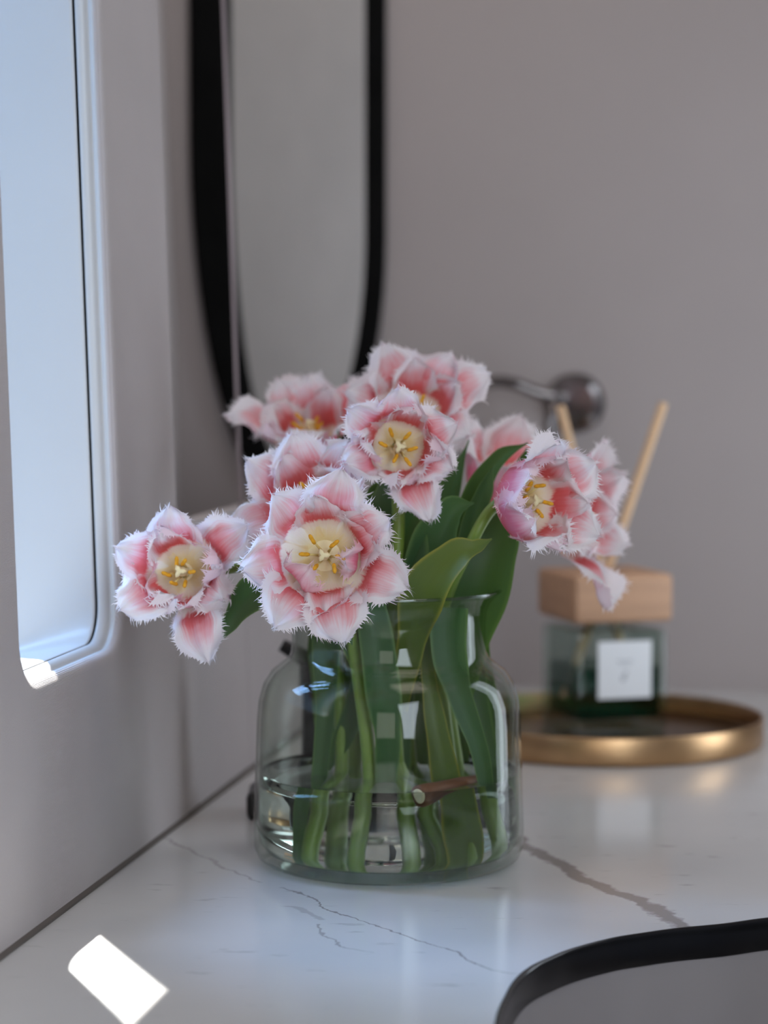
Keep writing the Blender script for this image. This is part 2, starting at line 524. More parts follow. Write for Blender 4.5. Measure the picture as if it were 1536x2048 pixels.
M = {
    'wall_left': weave_mat('textured_vinyl', (0.66, 0.605, 0.60)),
    'wall': principled('taupe_wall', (0.40, 0.355, 0.345), 0.6, var=0.03, vscale=4, bump_s=0.1, bump_scale=700, bump_d=0.0004),
    'ceiling': principled('ceiling_paint', (0.55, 0.52, 0.50), 0.7, var=0.02),
    'floor': principled('dark_floor', (0.16, 0.13, 0.11), 0.5, var=0.1),
    'trim': principled('window_trim', (0.56, 0.565, 0.57), 0.35, var=0.015, vscale=6),
    'seal': principled('dark_rubber', (0.03, 0.03, 0.03), 0.7),
    'dark_base': principled('dark_joint', (0.10, 0.085, 0.075), 0.6, var=0.1),
    'black_metal': principled('black_metal', (0.008, 0.008, 0.009), 0.32, var=0.2, vscale=30),
    'black_satin': principled('black_satin_frame', (0.005, 0.005, 0.005), 0.8, var=0.2, spec=0.06),
    'rim_metal': principled('black_polished_rim', (0.012, 0.012, 0.013), 0.22, 0.3, var=0.2, vscale=40),
    'basin': principled('taupe_basin', (0.33, 0.30, 0.295), 0.25, var=0.04, vscale=8),
    'mirror': principled('mirror_silver', (0.88, 0.89, 0.86), 0.02, 1.0, var=0.01),
    'chrome': principled('chrome', (0.24, 0.22, 0.22), 0.16, 1.0, var=0.03),
    'brass': principled('brushed_brass', (0.50, 0.315, 0.165), 0.34, 1.0, var=0.08, vscale=30, bump_s=0.05, bump_scale=300),
    'bronze': principled('dark_bronze', (0.17, 0.10, 0.05), 0.25, 1.0, var=0.12, vscale=18),
    'lid_wood': wood_mat('pale_wood', (0.56, 0.33, 0.20), 0, 50),
    'reed': wood_mat('reed_wood', (0.74, 0.49, 0.29), 2, 200),
    'label': principled('paper_label', (0.80, 0.82, 0.84), 0.6, var=0.02),
    'ink': principled('grey_ink', (0.42, 0.44, 0.47), 0.6, var=0.05),
    'glass': clear_glass('clear_glass'),
    'vase_glass': clear_glass('vase_glass', (0.975, 0.985, 0.975), (0.72, 0.80, 0.74), 1.42, 0.0, 1.0),
    'pane': clear_glass('window_glass', (0.98, 0.99, 1.0), (0.9, 0.95, 0.97)),
    'bottle_glass': clear_glass('bottle_glass', (0.90, 0.95, 0.93), (0.45, 0.58, 0.53), 1.5),
    'liquid': liquid_mat('green_liquid', (0.16, 0.42, 0.33)),
    'water': water_mat('water'),
    'petal': petal_mat(),
    'leaf': leaf_mat('tulip_leaf', (0.026, 0.070, 0.020), (0.045, 0.110, 0.032), (0.10, 0.19, 0.045)),
    'leaf_blue': leaf_mat('tulip_leaf_bluish', (0.038, 0.095, 0.036), (0.060, 0.135, 0.055), (0.15, 0.25, 0.09)),
    'leaf_yellow': leaf_mat('tulip_leaf_yellowish', (0.070, 0.115, 0.020), (0.105, 0.145, 0.024), (0.30, 0.28, 0.04)),
    'stem': principled('tulip_stem', (0.17, 0.26, 0.045), 0.4, var=0.2, vscale=25),
    'anther': principled('anther', (0.86, 0.42, 0.02), 0.7, var=0.2, vscale=300, bump_s=0.4, bump_scale=900),
    'filament': principled('filament', (0.88, 0.72, 0.30), 0.5, var=0.08),
    'pistil': principled('pistil', (0.96, 0.82, 0.48), 0.5, var=0.1, vscale=80),
    'twig': wood_mat('brown_twig', (0.17, 0.065, 0.025), 2, 160),
    'pith': principled('pale_pith', (0.75, 0.66, 0.42), 0.6, var=0.1, vscale=200),
    'marble': marble_mat(),
}

# ------------------------------------------------------------------ the setting
LEAN = 0.0315
SEAM = 0.390          # left panel ends here
S_BACK = 1.09
V_RIGHT = 0.80
Z_TOP, Z_LOW = 1.30, -0.90
WIN = (0.052, 0.244, 0.1425, 0.70)       # window opening on the left wall: s0, s1, z0, z1

def sweep_rings(rings, closed=True):
    """rings of equal length -> quads"""
    verts, faces = [], []
    n = len(rings[0])
    for r in rings: verts += r
    for i in range(len(rings) - 1):
        for k in range(n):
            k2 = (k + 1) % n
            faces.append((i * n + k, i * n + k2, (i + 1) * n + k2, (i + 1) * n + k))
    return verts, faces

def lean(s, o, z):
    return (s, o + LEAN * z, z)

def win_ring(e, o, extra=None, rad=0.024):
    s0, s1, z0, z1 = extra or WIN
    return [lean(s, o, z) for s, z in rrect(s0 - e, s1 + e, z0 - e, z1 + e, rad + max(e, 0), 8)]

# left wall with the window hole
EDGE = 0.010
bm = bmesh.new()
hole = [bm.verts.new(p) for p in win_ring(EDGE, 0)]
outer = [bm.verts.new(lean(s, 0, z)) for s, z in ((-2.0, Z_LOW), (SEAM, Z_LOW), (SEAM, Z_TOP), (-2.0, Z_TOP))]
edges = [bm.edges.new((hole[i], hole[(i + 1) % len(hole)])) for i in range(len(hole))]
edges += [bm.edges.new((outer[i], outer[(i + 1) % 4])) for i in range(4)]
bmesh.ops.triangle_fill(bm, use_beauty=True, use_dissolve=False, edges=edges)
# thickness at the free end (seam)
e0, e1 = outer[1], outer[2]
q0 = bm.verts.new((SEAM + 0.0005, LEAN * Z_LOW + 0.012, Z_LOW)); q1 = bm.verts.new((SEAM + 0.0005, LEAN * Z_TOP + 0.012, Z_TOP))
bm.faces.new((e0, q0, q1, e1))
wall_left = tag(bm_obj('wall_left', bm, M['wall_left'], mw=WALL_M), kind='structure')

# window lining: trim, dark gap, liner, outer frame, pane
prof = [(EDGE, 0.0), (0.0078, 0.0004), (0.0060, 0.0013), (0.0048, 0.0028), (0.0042, 0.0045)]
v, f = sweep_rings([win_ring(e, o) for e, o in prof])
window = mesh_obj('window_1', v, f, M['wall_left'], smooth=True, mw=WALL_M)
tag(window, kind='structure')
prof = [(0.0042, 0.0045), (0.0040, 0.0070), (0.0047, 0.0076), (0.0046, 0.0080), (0.0030, 0.0086), (0.0012, 0.0105), (0.0, 0.0140), (0.0004, 0.0150)]
v, f = sweep_rings([win_ring(e, o) for e, o in prof])
mesh_obj('trim', v, f, M['trim'], window, smooth=True, mw=WALL_M)
v, f = sweep_rings([win_ring(0.0004, 0.0149), win_ring(0.007, 0.0152), win_ring(0.007, 0.0166), win_ring(0.0008, 0.0168)])
mesh_obj('seal', v, f, M['seal'], window, mw=WALL_M)
OD = 0.085
OUT = (0.03, 0.246, 0.130, 0.672)
def lerp_ring(t, o):
    return win_ring(0.0, o, tuple(a + (b - a) * t for a, b in zip((WIN[0] - 0.001, WIN[1] + 0.0006, WIN[2] - 0.0006, WIN[3] + 0.001), OUT)), 0.024 - 0.020 * t)
v, f = sweep_rings([win_ring(0.0012, 0.0168), lerp_ring(0.0, 0.0170), lerp_ring(0.0, 0.0190), lerp_ring(0.05, 0.0250), lerp_ring(0.3, 0.040), lerp_ring(0.65, 0.062), lerp_ring(1.0, OD)])
mesh_obj('liner', v, f, M['trim'], window, smooth=True, mw=WALL_M)
v, f = sweep_rings([win_ring(0.0, OD, OUT, 0.004), win_ring(0.012, OD + 0.001, OUT, 0.004), win_ring(0.25, OD + 0.004, OUT, 0.004)])
mesh_obj('window_frame', v, f, M['trim'], window, mw=WALL_M)
ring = win_ring(0.004, OD + 0.002, OUT, 0.004)
mesh_obj('pane', ring + [(p[0], p[1] + 0.004, p[2]) for p in ring], [tuple(range(len(ring))), tuple(range(2 * len(ring) - 1, len(ring) - 1, -1))], M['pane'], window, mw=WALL_M)

def wall_quad(name, pts, mat, parent=None):
    return tag(mesh_obj(name, [Vector(p) for p in pts], [tuple(range(len(pts)))], mat, parent, mw=WALL_M), kind='structure')

wall_quad('wall_back', [(S_BACK, 0.183 + LEAN * Z_LOW, Z_LOW), (S_BACK, -V_RIGHT, Z_LOW), (S_BACK, -V_RIGHT, Z_TOP), (S_BACK, 0.183 + LEAN * Z_TOP, Z_TOP)], M['wall'])
# right wall with a tall window opening
rw = bmesh.new()
def rwv(s, z): return rw.verts.new((s, -V_RIGHT, z))
A_ = [rwv(*p) for p in ((-2.0, Z_LOW), (S_BACK, Z_LOW), (S_BACK, Z_TOP), (-2.0, Z_TOP))]
B_ = [rwv(*p) for p in ((0.56, -0.34), (0.77, -0.34), (0.77, 0.76), (0.56, 0.76))]
for i in range(4):
    j = (i + 1) % 4
    rw.faces.new((A_[i], A_[j], B_[j], B_[i]))
tag(bm_obj('wall_right', rw, M['wall'], mw=WALL_M), kind='structure')
wfr = bmesh.new()
for (s0, s1, z0, z1) in ((0.548, 0.562, -0.352, 0.772), (0.768, 0.782, -0.352, 0.772), (0.548, 0.782, -0.352, -0.338), (0.548, 0.782, 0.758, 0.772)):
    b_ = rbox_bm(s1 - s0, 0.03, z1 - z0, 0.002, 1)
    for q in b_.verts: q.co += Vector(((s0 + s1) / 2, -V_RIGHT, (z0 + z1) / 2))
    me_ = bpy.data.meshes.new('t'); b_.to_mesh(me_); b_.free(); wfr.from_mesh(me_); bpy.data.meshes.remove(me_)
tag(bm_obj('window_2', wfr, M['trim'], mw=WALL_M), kind='structure')
wall_quad('wall_rear', [(-2.0, 0.0, Z_LOW), (-2.0, -V_RIGHT, Z_LOW), (-2.0, -V_RIGHT, Z_TOP), (-2.0, 0.05, Z_TOP)], M['wall'])
wall_quad('ceiling', [(-2.0, 0.05, Z_TOP), (SEAM, 0.10, Z_TOP), (S_BACK, 0.30, Z_TOP), (S_BACK + 0.02, 0.30, Z_TOP), (S_BACK + 0.02, -V_RIGHT, Z_TOP), (-2.0, -V_RIGHT, Z_TOP)], M['ceiling'])
wall_quad('floor', [(-2.0, 0.0, Z_LOW), (-2.0, -V_RIGHT, Z_LOW), (S_BACK, -V_RIGHT, Z_LOW), (S_BACK, 0.195, Z_LOW), (SEAM, 0.0, Z_LOW)], M['floor'])
wall_quad('wall_alcove', [(SEAM, LEAN * Z_LOW + 0.012, Z_LOW), (S_BACK, 0.183 + LEAN * Z_LOW, Z_LOW), (S_BACK, 0.183 + LEAN * Z_TOP, Z_TOP), (SEAM, LEAN * Z_TOP + 0.012, Z_TOP)], M['wall_left'])

# ---- sink outline on the counter plane
sink_px = [(994, 2048), (1016, 1991), (1035, 1961), (1061, 1939), (1099, 1920), (1147, 1901), (1222, 1881), (1282, 1871), (1354, 1861), (1447, 1852), (1536, 1840)]
sink_pts = [PZ(*p) for p in sink_px]
sink_pts += [Vector(p) for p in ((0.250, 1.378, 0), (0.276, 1.32, 0), (0.283, 1.22, 0), (0.275, 1.08, 0), (0.24, 0.99, 0), (0.165, 0.955, 0), (0.09, 0.975, 0), (0.050, 1.06, 0))]
sink_loop = catmull(sink_pts, 6, closed=True)
ctr = sum(sink_loop, Vector()) / len(sink_loop)

def loop_off(loop, d, z):
    n = len(loop); out = []
    for i in range(n):
        t = (loop[(i + 1) % n] - loop[i - 1]).normalized()
        nn = Vector((t.y, -t.x, 0))
        if nn.dot(ctr - loop[i]) < 0: nn = -nn
        p = loop[i] + nn * d
        out.append(Vector((p.x, p.y, z)))
    return out

# ---- countertop with the sink cut-out (world coordinates), left edge along the wall line
bm = bmesh.new()
cor = [wl(-0.75, 0.0, 0), wl(S_BACK, 0.0, 0), wl(S_BACK, -0.54, 0), wl(-0.75, -0.54, 0)]
for z, flip in ((0.0, False), (-0.03, True)):
    h_ = [bm.verts.new(p) for p in loop_off(sink_loop, -0.0005, z)]
    o_ = [bm.verts.new((p.x, p.y, z)) for p in cor]
    ed = [bm.edges.new((h_[i], h_[(i + 1) % len(h_)])) for i in range(len(h_))]
    ed += [bm.edges.new((o_[i], o_[(i + 1) % 4])) for i in range(4)]
    bmesh.ops.triangle_fill(bm, use_beauty=True, use_dissolve=False, edges=ed)
    if z == 0.0: H0, O0 = h_, o_
    else: H1, O1 = h_, o_
for a, b in ((H0, H1), (O0, O1)):
    for i in range(len(a)):
        j = (i + 1) % len(a)
        bm.faces.new((a[i], a[j], b[j], b[i]))
bmesh.ops.recalc_face_normals(bm, faces=list(bm.faces))
counter = bm_obj('countertop', bm, M['marble'])
tag(counter, 'white marble countertop with grey veins along the left wall', 'countertop')

# dark joint between counter and left wall
v, f = [], []
for (s0, s1) in ((-1.2, 0.586), (0.592, S_BACK)):
    b0 = len(v)
    for s in (s0, s1):
        v += [(s, 0.0005, -0.001), (s, -0.0022, -0.001), (s, -0.0022, 0.0016), (s, 0.0005, 0.0030)]
    f += [(b0, b0 + 1, b0 + 5, b0 + 4), (b0 + 1, b0 + 2, b0 + 6, b0 + 5), (b0 + 2, b0 + 3, b0 + 7, b0 + 6), (b0 + 3, b0, b0 + 4, b0 + 7), (b0, b0 + 3, b0 + 2, b0 + 1), (b0 + 4, b0 + 5, b0 + 6, b0 + 7)]
tag(mesh_obj('baseboard_left', v, f, M['dark_base'], mw=WALL_M), kind='structure')

# slim pale strip rising from the counter edge in front of the mirror frame
S_END = 0.589
v = [lean(s, o, z) for s in (S_END - 0.0008, S_END + 0.0008) for o in (0.0004, 0.0030) for z in (0.0, Z_TOP)]
edge_m = principled('pale_edge', (0.40, 0.34, 0.36), 0.4, var=0.02)
tag(mesh_obj('trim_1', v, [(0, 1, 5, 4), (2, 6, 7, 3), (0, 4, 6, 2), (1, 3, 7, 5), (0, 2, 3, 1), (4, 5, 7, 6)], edge_m, None, mw=WALL_M), kind='structure')

# low splash panel along the counter edge beyond the left wall panel
v = []
for s in (SEAM + 0.0015, S_BACK - 0.001):
    v += [lean(s, 0.0005, -0.03), lean(s, 0.0005, 0.205), lean(s, 0.0115, 0.2055), lean(s, 0.0115, -0.03)]
tag(mesh_obj('trim_2', v, [(0, 1, 5, 4), (1, 2, 6, 5), (2, 3, 7, 6), (0, 3, 2, 1), (4, 5, 6, 7)], M['wall_left'], None, mw=WALL_M), kind='structure')

# ------------------------------------------------------------------ sink: black rim band and taupe basin
sk = tag(empty('sink', T((ctr.x, ctr.y, -0.15))), 'taupe sink basin with a black metal rim sunk into the marble counter', 'sink')
rings = [loop_off(sink_loop, -0.0012, 0.0002), loop_off(sink_loop, -0.0010, 0.0012), loop_off(sink_loop, 0.0002, 0.0016), loop_off(sink_loop, 0.0014, 0.0012), loop_off(sink_loop, 0.0018, 0.0), loop_off(sink_loop, 0.0020, -0.0165), loop_off(sink_loop, 0.0006, -0.0175)]
v, f = sweep_rings(rings)
mesh_obj('rim', v, f, M['rim_metal'], sk, smooth=True)
rings = [loop_off(sink_loop, 0.0, -0.0172), loop_off(sink_loop, 0.001, -0.03), loop_off(sink_loop, 0.004, -0.10), loop_off(sink_loop, 0.015, -0.135), loop_off(sink_loop, 0.045, -0.148)]
v, f = sweep_rings(rings)
f.append(tuple(range(4 * len(sink_loop), 5 * len(sink_loop))))
bas = mesh_obj('basin', v, f, M['basin'], sk, smooth=True)
bas.data.polygons[len(f) - 1].use_smooth = False
bas.data.set_sharp_from_angle(angle=R(28))

v, f = lathe_geo([(0.024, -0.1482), (0.024, -0.1462), (0.021, -0.1450), (0.012, -0.1455), (0, -0.1456)], 32)
mesh_obj('drain', v, f, M['rim_metal'], sk, True, T((ctr.x, ctr.y, 0)))

# ------------------------------------------------------------------ mirror on the back wall
def on_back(x, y, off=0.0):
    """pixel -> (s, o, z) on the back wall plane (off in front of it)"""
    inv = WALL_M.inverted()
    c = inv @ Vector((0, 0, CAM_Z)); q = inv @ (Vector((0, 0, CAM_Z)) + ray(x, y))
    d = q - c
    return c + d * ((S_BACK - off - c.x) / d.x)

MD = 0.014
pl = on_back(376, 0, MD); pr = on_back(768, 0, MD)
oc = (pl.y + pr.y) / 2; hw = abs(pl.y - pr.y) / 2
z_left, z_right, z_bot = on_back(380, 270, MD).z, on_back(766, 470, MD).z, on_back(560, 1000, MD).z   # pebble-like lower end
def stadium(inset, n=28):
    """pill outline in (o, z), superelliptic ends"""
    pts = []
    def across(c):                       # the frame is broader on its left (window) side
        return oc + c * (hw - inset * (2.1 if c > 0 else 1.0))
    for k in range(n + 1):
        a = math.pi * k / n
        c, s_ = math.cos(a), math.sin(a)
        pts.append((across(c), 1.02 + (hw * 1.6 - inset * 1.5) * s_ - hw * 1.6))
    for k in range(n + 1):
        a = math.pi * k / n
        c, s_ = -math.cos(a), math.sin(a)
        z0_ = z_right if c < 0 else z_left
        pts.append((across(c), z0_ - (z0_ - z_bot - inset * 1.5) * s_))
    return pts
mir = tag(empty('wall_mirror', WALL_M @ T((S_BACK, oc, z_bot))), 'tall oval wall mirror in a thick black frame behind the tulips', 'mirror')
FW = 0.019
def mr_ring(inset, x): return [(x, a, b) for a, b in stadium(inset)]
XB = S_BACK - 0.001
v, f = sweep_rings([mr_ring(0.0, XB), mr_ring(0.0, S_BACK - MD + 0.002), mr_ring(0.002, S_BACK - MD), mr_ring(FW - 0.002, S_BACK - MD), mr_ring(FW, S_BACK - MD + 0.002), mr_ring(FW, XB)])
mesh_obj('frame', v, f, M['black_satin'], mir, mw=WALL_M)
rg = mr_ring(FW - 0.003, S_BACK - 0.006)
nr = len(rg)
v = rg + [(XB, b, c) for a, b, c in rg]
mesh_obj('mirror_glass', v, [tuple(range(nr))] + [tuple(range(2 * nr - 1, nr - 1, -1))] + [(i, (i + 1) % nr, nr + (i + 1) % nr, nr + i) for i in range(nr)], M['mirror'], mir, mw=WALL_M)

# ------------------------------------------------------------------ curved chrome wall fixture
bn = -A_DIR                                         # back wall faces the room along -a
fx = WALL_M @ on_back(1150, 806, 0)
fix = tag(empty('wall_fixture', T(fx)), 'curved chrome arm on a round wall plate behind the reed sticks', 'wall fixture')
FM = frame(fx, bn, Vector((1, 0, 0)))
v, f = lathe_geo([(0, 0.0085), (0.020, 0.0080), (0.0255, 0.0066), (0.0285, 0.0035), (0.029, 0.001), (0.029, 0.0)], 40)
mesh_obj('wall_plate', v, f, M['chrome'], fix, False, FM)
v, f = lathe_geo([(0.0065, 0.008), (0.0065, 0.026), (0.008, 0.029), (0.0098, 0.034), (0.0098, 0.040), (0.008, 0.045), (0.004, 0.048), (0, 0.0483)], 24)
mesh_obj('joint', v, f, M['chrome'], fix, True, frame(fx + Vector((-0.010, 0, 0.004)), bn + Vector((-0.25, 0, 0.05)), Vector((1, 0, 0))))
DA = fx.y - 0.045
arm = catmull([P(1112, 792, DA), P(1075, 785, DA), P(1030, 768, DA), P(985, 764, DA - 0.005), P(945, 782, DA - 0.01), P(918, 822, DA - 0.015), P(905, 872, DA - 0.02), P(900, 930, DA - 0.02), P(898, 985, DA - 0.02)], 6)
v, f = tube_geo(arm, 0.0056, 12)
mesh_obj('arm', v, f, M['chrome'], fix, True)
v, f = tube_geo([P(1112, 800, DA), P(1100, 850, DA), P(1108, 900, DA), P(1118, 935, DA)], [0.005, 0.0055, 0.0055, 0.004], 10)
mesh_obj('lever', v, f, M['chrome'], fix, True)

# ------------------------------------------------------------------ brass tray
tc_ = PZ(1206, 1482, 0)
TR = 0.1335
tray = tag(empty('round_tray', T(tc_)), 'round brass tray with a low rim under the reed diffuser', 'tray')
v, f = lathe_geo([(0, 0.0004), (TR - 0.004, 0.0004), (TR - 0.0012, 0.0012), (TR, 0.003), (TR, 0.0225), (TR - 0.0006, 0.0235), (TR - 0.0018, 0.0235), (TR - 0.0024, 0.0225), (TR - 0.0024, 0.0052)], 96)
mesh_obj('rim', v, f, M['brass'], tray, True, T(tc_))
v, f = lathe_geo([(0, 0.0056), (TR - 0.006, 0.0056), (TR - 0.0030, 0.0068), (TR - 0.0026, 0.0090)], 96)
mesh_obj('tray_floor', v, f, M['bronze'], tray, True, T(tc_))

# ------------------------------------------------------------------ reed diffuser
ROT = R(17)
fl_ = PZ(1152, 1474, 0.0062)                        # front left bottom corner of the bottle
SB = 0.083
ux = Vector((math.cos(ROT), math.sin(ROT), 0)); uy = Vector((-math.sin(ROT), math.cos(ROT), 0))
bc = fl_ + ux * SB / 2 + uy * SB / 2
DM = Matrix.Translation(bc) @ Matrix.Rotation(ROT, 4, 'Z')
dif = tag(empty('reed_diffuser', DM), 'square glass reed diffuser with green liquid and a wooden lid', 'diffuser')
def dz(px_y):                                        # height on the front face of the diffuser
    return P(1200, px_y, fl_.y + 0.01).z - bc.z
zb_top, zl0, zl1, zliq = dz(1262), dz(1246), dz(1150), dz(1338)
def box(name, sx, sy, z0, z1, mat, par, bev, mw, dx=0, dy=0, smooth=False):
    b_ = rbox_bm(sx, sy, z1 - z0, bev, 3)
    for q in b_.verts: q.co += Vector((dx, dy, (z0 + z1) / 2))
    return bm_obj(name, b_, mat, par, smooth, mw)
bo = box('bottle', SB, SB, 0.0, zb_top, M['bottle_glass'], dif, 0.005, DM)
# inner wall of the glass
b_ = rbox_bm(SB - 0.009, SB - 0.009, zb_top - 0.016, 0.004, 2)
for q in b_.verts: q.co.z += (zb_top + 0.014) / 2
for fc_ in b_.faces: fc_.normal_flip()
bm_obj('inner_wall', b_, M['bottle_glass'], bo, False, DM)
box('liquid', SB - 0.0096, SB - 0.0096, 0.0122, zliq, M['liquid'], dif, 0.0035, DM)
v, f = lathe_geo([(0.016, zb_top - 0.002), (0.016, zl0 + 0.002)], 24)
mesh_obj('neck', v, f, M['bottle_glass'], dif, True, DM)
LB = 0.0885
lid = bmesh.new()
b_ = rbox_bm(LB, LB, zl1 - zl0, 0.0045, 4)
for q in b_.verts: q.co.z += (zl0 + zl1) / 2
lid_o = bm_obj('lid', b_, M['lid_wood'], dif, True, DM)
lid.free()
v, f = lathe_geo([(0.0105, zl1 - 0.001), (0.0135, zl1 + 0.0012), (0.0118, zl1 + 0.0022), (0.0100, zl1 + 0.0014), (0.0097, zl1 + 0.0003), (0, zl1 + 0.0002)], 28)
tag(mesh_obj('collar', v, f, M['brass'], lid_o, True, DM), 'small brass collar in the lid hole')
# label on the front face
def dface(px, py):                                   # pixel -> local (x, z) on the front face
    inv = DM.inverted()
    c = inv @ Vector((0, 0, CAM_Z)); d = (inv @ (Vector((0, 0, CAM_Z)) + ray(px, py))) - c
    p = c + d * ((-SB / 2 - c.y) / d.y)
    return p.x, p.z
lx0, lz1 = dface(1196, 1284); lx1, lz0 = dface(1302, 1394)
lab = box('label', lx1 - lx0, 0.0008, lz0, lz1, M['label'], dif, 0.0002, DM, (lx0 + lx1) / 2, -SB / 2 - 0.0004)
def ink(px, py, w, h):
    x, z = dface(px, py)
    b_ = rbox_bm(w, 0.0004, h, 0, 1)
    for q in b_.verts: q.co += Vector((x, -SB / 2 - 0.0009, z))
    return b_
ib = bmesh.new()
for (px, py, w, h) in ((1249, 1352, 0.0016, 0.006), (1245, 1360, 0.0035, 0.0014), (1252, 1345, 0.0035, 0.0014), (1249, 1322, 0.014, 0.0010), (1249, 1329, 0.010, 0.0008), (1243, 1355, 0.0012, 0.004)):
    b_ = ink(px, py, w, h); me_ = bpy.data.meshes.new('t'); b_.to_mesh(me_); b_.free(); ib.from_mesh(me_); bpy.data.meshes.remove(me_)
tag(bm_obj('print', ib, M['ink'], lab, False, DM), 'faint grey print')

hole_w = DM @ Vector((0, 0, zl1))
for (px, py, D, lab_) in ((1120, 812, 2.03, 'pale wooden reed stick leaning left towards the chrome wall plate'), (1327, 806, 2.06, 'pale wooden reed stick leaning right above the wooden lid')):
    top = P(px, py, D)
    d = (top - hole_w).normalized()
    off = Vector((0.0044 if px > 1200 else -0.0044, 0.0, 0))
    foot = hole_w + off - d * 0.115
    L_ = (top - foot).length
    rm = frame(foot, top - foot)
    v, f = lathe_geo([(0, 0), (0.0036, 0), (0.0040, 0.001), (0.0040, L_ - 0.001), (0.0034, L_), (0, L_)], 12)
    # clear the wooden lid and collar: the stick runs through the hole
    tag(mesh_obj('reed_stick', v, f, M['reed'], None, True, rm), lab_, 'reed stick', 'reeds in the diffuser')

# ------------------------------------------------------------------ black tap behind the vase
fb = Vector((-0.046, 1.690, 0))
tap = tag(empty('tap', T(fb)), 'black tap on the counter hidden behind the glass vase', 'tap')
b_ = rbox_bm(0.100, 0.050, 0.019, 0.004, 3)
for q in b_.verts: q.co.z += 0.0096
bm_obj('base_plate', b_, M['black_metal'], tap, False, T(fb))
v, f = lathe_geo([(0.013, 0.0185), (0.0125, 0.030), (0.0115, 0.085), (0.0135, 0.088), (0.0135, 0.104), (0.011, 0.107), (0, 0.1075)], 24)
mesh_obj('body', v, f, M['black_metal'], tap, True, T(fb))
v, f = tube_geo(catmull([fb + Vector(p) for p in ((0.006, 0, 0.094), (0.03, -0.002, 0.110), (0.07, -0.004, 0.116), (0.10, -0.004, 0.108), (0.112, -0.004, 0.080))], 6), 0.0085, 14)
mesh_obj('spout', v, f, M['black_metal'], tap, True)
v, f = tube_geo([fb + Vector((0.0, 0, 0.104)), fb + Vector((-0.012, 0, 0.112)), fb + Vector((-0.026, 0, 0.120))], [0.008, 0.006, 0.0045], 10)
mesh_obj('handle', v, f, M['black_metal'], tap, True)

# ------------------------------------------------------------------ vase and water
VC = Vector((0.0030, 1.530, 0.0))
VT = 0.0026
out_prof = [(0.0, 0.0010), (0.070, 0.0010), (0.0785, 0.0018), (0.0835, 0.0052), (0.0860, 0.0115), (0.0864, 0.022), (0.0856, 0.045), (0.0848, 0.070), (0.0840, 0.092), (0.0828, 0.104), (0.0798, 0.114), (0.0745, 0.1215), (0.0685, 0.1258), (0.0640, 0.1290), (0.0622, 0.1330), (0.0616, 0.140), (0.0616, 0.150), (0.0622, 0.1565), (0.0645, 0.1620), (0.0690, 0.1668), (0.0716, 0.1690)]
in_prof = [(0.0700, 0.1700), (0.0672, 0.1685), (0.0625, 0.1632), (0.0600, 0.1575), (0.0594, 0.150), (0.0594, 0.140), (0.0600, 0.1325), (0.0622, 0.1275), (0.0670, 0.1235), (0.0728, 0.1192), (0.0776, 0.1122), (0.0804, 0.1030), (0.0814, 0.092), (0.0822, 0.070), (0.0830, 0.045), (0.0836, 0.024), (0.0828, 0.0150), (0.0790, 0.0098), (0.072, 0.0074), (0.0, 0.0070)]
up = lambda pr: [(r, z if z < 0.09 else 0.09 + (z - 0.09) * 1.07) for r, z in pr]
out_prof, in_prof = up(out_prof), up(in_prof)
vase = tag(empty('glass_vase', T(VC)), 'clear round-shouldered glass vase half filled with water, holding the tulips', 'vase')
v, f = lathe_geo(out_prof + in_prof, 128)
mesh_obj('body', v, f, M['vase_glass'], vase, True, T(VC))
v, f = [], []
rv = [Vector((0.0712 * math.cos(a), 0.0712 * math.sin(a), 0.1752)) for a in [2 * math.pi * k / 96 for k in range(97)]]
v, f = tube_geo(rv, 0.0011, 8, cap=False)
rim_glass = clear_glass('rim_glass', (0.80, 0.87, 0.83), (0.45, 0.55, 0.50), 1.9, 0.03, 1.0)
tag(mesh_obj('lip', v, f, rim_glass, vase, True, T(VC)), 'rounded glass lip')
WZ = 0.0585
wp = [(0, 0.0074), (0.070, 0.0076), (0.0772, 0.0099), (0.0816, 0.0153), (0.0830, 0.024), (0.0826, 0.045), (0.08225, WZ + 0.0010), (0.0812, WZ + 0.0003), (0.078, WZ), (0, WZ)]
v, f = lathe_geo(wp, 128)
tag(mesh_obj('water', v, f, M['water'], None, True, T(VC)), 'clear water filling the lower part of the glass vase', 'water')

# ------------------------------------------------------------------ tulips
def set_pigment(o, cols):
    at = o.data.color_attributes.new('pigment', 'FLOAT_COLOR', 'POINT')
    at.data.foreach_set('color', [c for q in cols for c in q])

def smooth01(x):
    x = max(0.0, min(1.0, x)); return x * x * (3 - 2 * x)

